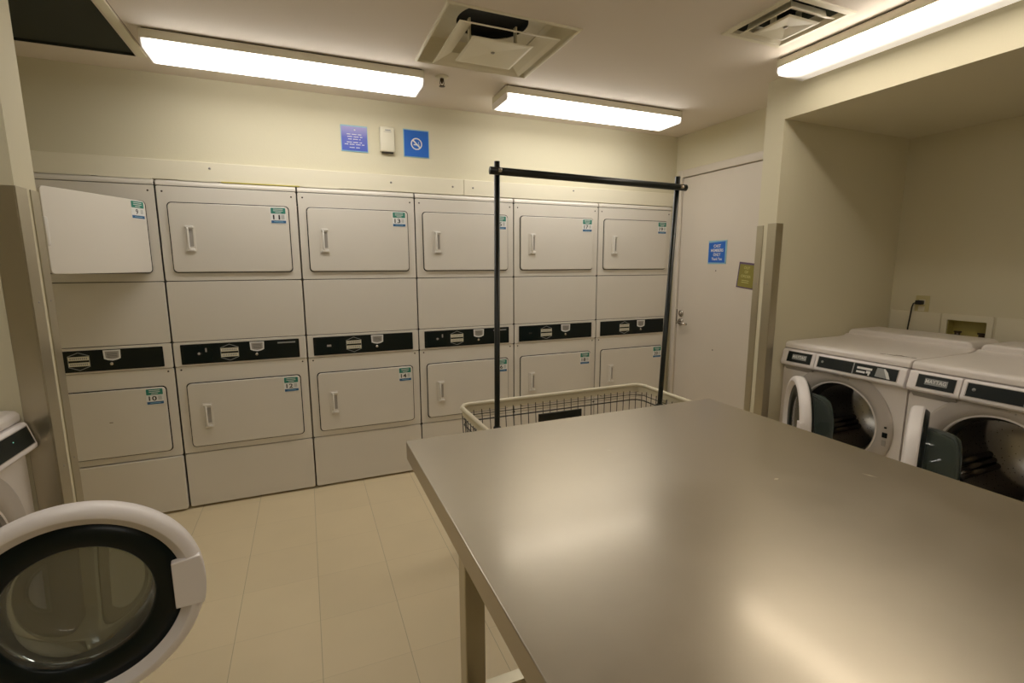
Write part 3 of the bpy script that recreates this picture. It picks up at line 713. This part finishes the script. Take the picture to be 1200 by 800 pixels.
b = B(); b.box(-.012, .022, -.0352, -.033, .052, .058, 'greyprint'); b.box(-.02, .026, -.0352, -.033, .044, .0465, 'shade'); b.build('vent_slots', t)
b = B(); b.box(-.034, .036, -.030, -.006, -.078, -.071, 'seam', .002, 1); b.build('bottom_grille', t)
t = thing('no_smoking_sign', (2.103, .04, 2.176), 'square blue no smoking sign with white circle symbol', 'sign', 'blue notices on the back wall')
b = B(); b.box(-.082, .082, -.004, 0, -.084, .084, 'paleblue'); b.build('sign_backing', t)
b = B(); b.box(-.077, .077, -.0055, -.004, -.079, .078, 'blue'); b.build('sign_face', t)
b = B(); b.lathe([(.036, -.0058), (.036, -.0066), (.029, -.0066), (.029, -.0058)], 'white', 48, (0, 0, -.002), closed=True)
b.T = Matrix.Translation((0, 0, -.002)) @ Matrix.Rotation(R(45), 4, 'Y'); b.box(-.031, .031, -.0070, -.0060, -.0042, .0042, 'white'); b.T = Matrix.Identity(4)
b.box(-.018, .012, -.0064, -.0058, -.010, -.004, 'white'); b.box(.014, .018, -.0064, -.0058, -.010, -.004, 'white'); b.box(.012, .015, -.0064, -.0058, .0, .010, 'white'); b.build('no_smoking_symbol', t)

# signs on the door (facing -x): local front -y turned by -90
t = thing('door_sign', (4.1955, -.443, 1.500), 'blue sign reading CAST MEMBERS ONLY Thank You on the door', 'sign', rz=R(-90))
b = B(); b.box(-.086, .086, -.003, 0, -.085, .085, 'paleblue'); b.build('sign_backing', t)
b = B(); b.prism([(-.081, -.073), (.074, -.076), (.074, .078), (-.081, .070)], 'y', -.0045, -.003, 'blue'); b.build('sign_face', t)
b = B(); 
for s_, z, w, h in (('CAST', .045, .066, .022), ('MEMBERS', .014, .118, .022), ('ONLY', -.017, .068, .022), ('Thank You', -.048, .098, .020)): b.text(s_, h, front(0, z, -.0050), 'white', width=w, bold=.012)
b.build('sign_lettering', t)
t = thing('out_of_order_sign', (4.1950, -.715, 1.336), 'tilted olive sign reading OUT OF ORDER near the door edge', 'sign', rz=R(-90))
t.rotation_euler = (0, R(6), R(-90))
b = B(); b.box(-.072, .072, -.003, 0, -.088, .088, 'violet'); b.build('sign_backing', t)
b = B(); b.box(-.062, .066, -.0045, -.003, -.080, .074, 'olive'); b.build('sign_face', t)
b = B()
for s_, z, w in (('OUT', .052, .05), ('OF', .024, .03), ('ORDER', -.006, .082)): b.text(s_, .018, front(0, z, -.0050), 'olivetext', width=w, bold=.008)
for z in (-.035, -.048): b.box(-.03, .03, -.0052, -.0046, z-.002, z+.002, 'olivetext')
b.build('sign_lettering', t)

# ------------------------------------------------------------------ alcove wall: outlet, plug, cord, valve box
t = thing('wall_outlet', (4.95, -1.392, 1.157), 'beige power outlet on the alcove wall above the washers', 'outlet', rz=R(-90))
b = B(); b.box(-.038, .038, -.006, 0, -.06, .06, 'outletplate', .003, 2); b.build('cover_plate', t)
b = B(); b.box(-.017, .017, -.008, -.005, .006, .036, 'beige', .002, 1); b.box(-.017, .017, -.008, -.005, -.036, -.006, 'beige', .002, 1); b.build('socket', t)
t = thing('power_cord', (4.942, -1.392, 1.175), 'black plug and cord hanging from the alcove wall outlet', 'power cord', rz=R(-90))
b = B(); b.box(-.022, .014, -.036, 0, -.013, .013, 'rubber', .005, 2); b.build('plug', t)
b = B(); b.tube([(-.018, -.022, 0), (-.03, -.03, -.008), (-.036, -.03, -.03), (-.04, -.03, -.09), (-.045, -.03, -.16), (-.046, -.028, -.30), (-.046, -.02, -.5)], .0042, 'rubber', 8); b.build('cord', t)
t = thing('valve_box', (4.95, -1.628, 1.018), 'recessed laundry supply box with two valves behind the washers', 'valve box', rz=R(-90))
b = B(); b.ring(rr(-.122, .122, -.09, .098, .004), rr(-.094, .094, -.063, .063, .004), 'y', -.008, 0, 'trim'); b.build('flange', t)
b = B(); b.box(-.094, .094, .06, .065, -.063, .063, 'boxyellow'); b.box(-.094, -.090, 0, .06, -.063, .063, 'boxyellow'); b.box(.090, .094, 0, .06, -.063, .063, 'boxyellow'); b.box(-.09, .09, 0, .06, -.063, -.059, 'boxyellow'); b.box(-.09, .09, 0, .06, .059, .063, 'boxyellow'); b.build('recess', t)
for xx in (-.052, .062):
    b = B(); b.lathe([(0, -.058), (.009, -.058), (.009, -.03), (.014, -.028), (.014, -.012), (0, -.01)], 'brown', 16, (xx, .03, 0), 'z'); b.box(xx-.02, xx+.02, .024, .036, -.012, -.002, 'brown', .003); b.build('valve', t)

# ------------------------------------------------------------------ camera, world, view
C = Vector((1.3916, -3.2078, 1.4151)); a_, b_, c_ = R(-8.9555), R(22.872), R(-.1518)
f = Vector((math.sin(b_)*math.cos(a_), math.cos(b_)*math.cos(a_), math.sin(a_)))
r0 = Vector((math.cos(b_), -math.sin(b_), 0)); u0 = r0.cross(f)
r1 = r0*math.cos(c_)+u0*math.sin(c_); u1 = -r0*math.sin(c_)+u0*math.cos(c_)
cam = bpy.data.cameras.new('camera'); co = bpy.data.objects.new('camera', cam); col.objects.link(co)
m = Matrix((r1, u1, -f)).transposed().to_4x4(); m.translation = C; co.matrix_world = m
cam.sensor_width = 36; cam.lens = 571.8634/1200*36; cam.clip_start = .02
sc.camera = co
w = bpy.data.worlds.new('world'); sc.world = w; w.use_nodes = True
w.node_tree.nodes['Background'].inputs[0].default_value = (.9, .8, .6, 1); w.node_tree.nodes['Background'].inputs[1].default_value = .02
sc.view_settings.view_transform = 'Standard'; sc.view_settings.look = 'None'; sc.view_settings.exposure = .08; sc.view_settings.gamma = 1.07
sc.cycles.use_denoising = True
sc.cycles.max_bounces = 10; sc.cycles.diffuse_bounces = 6; sc.cycles.transmission_bounces = 8
sc.cycles.sample_clamp_indirect = 6
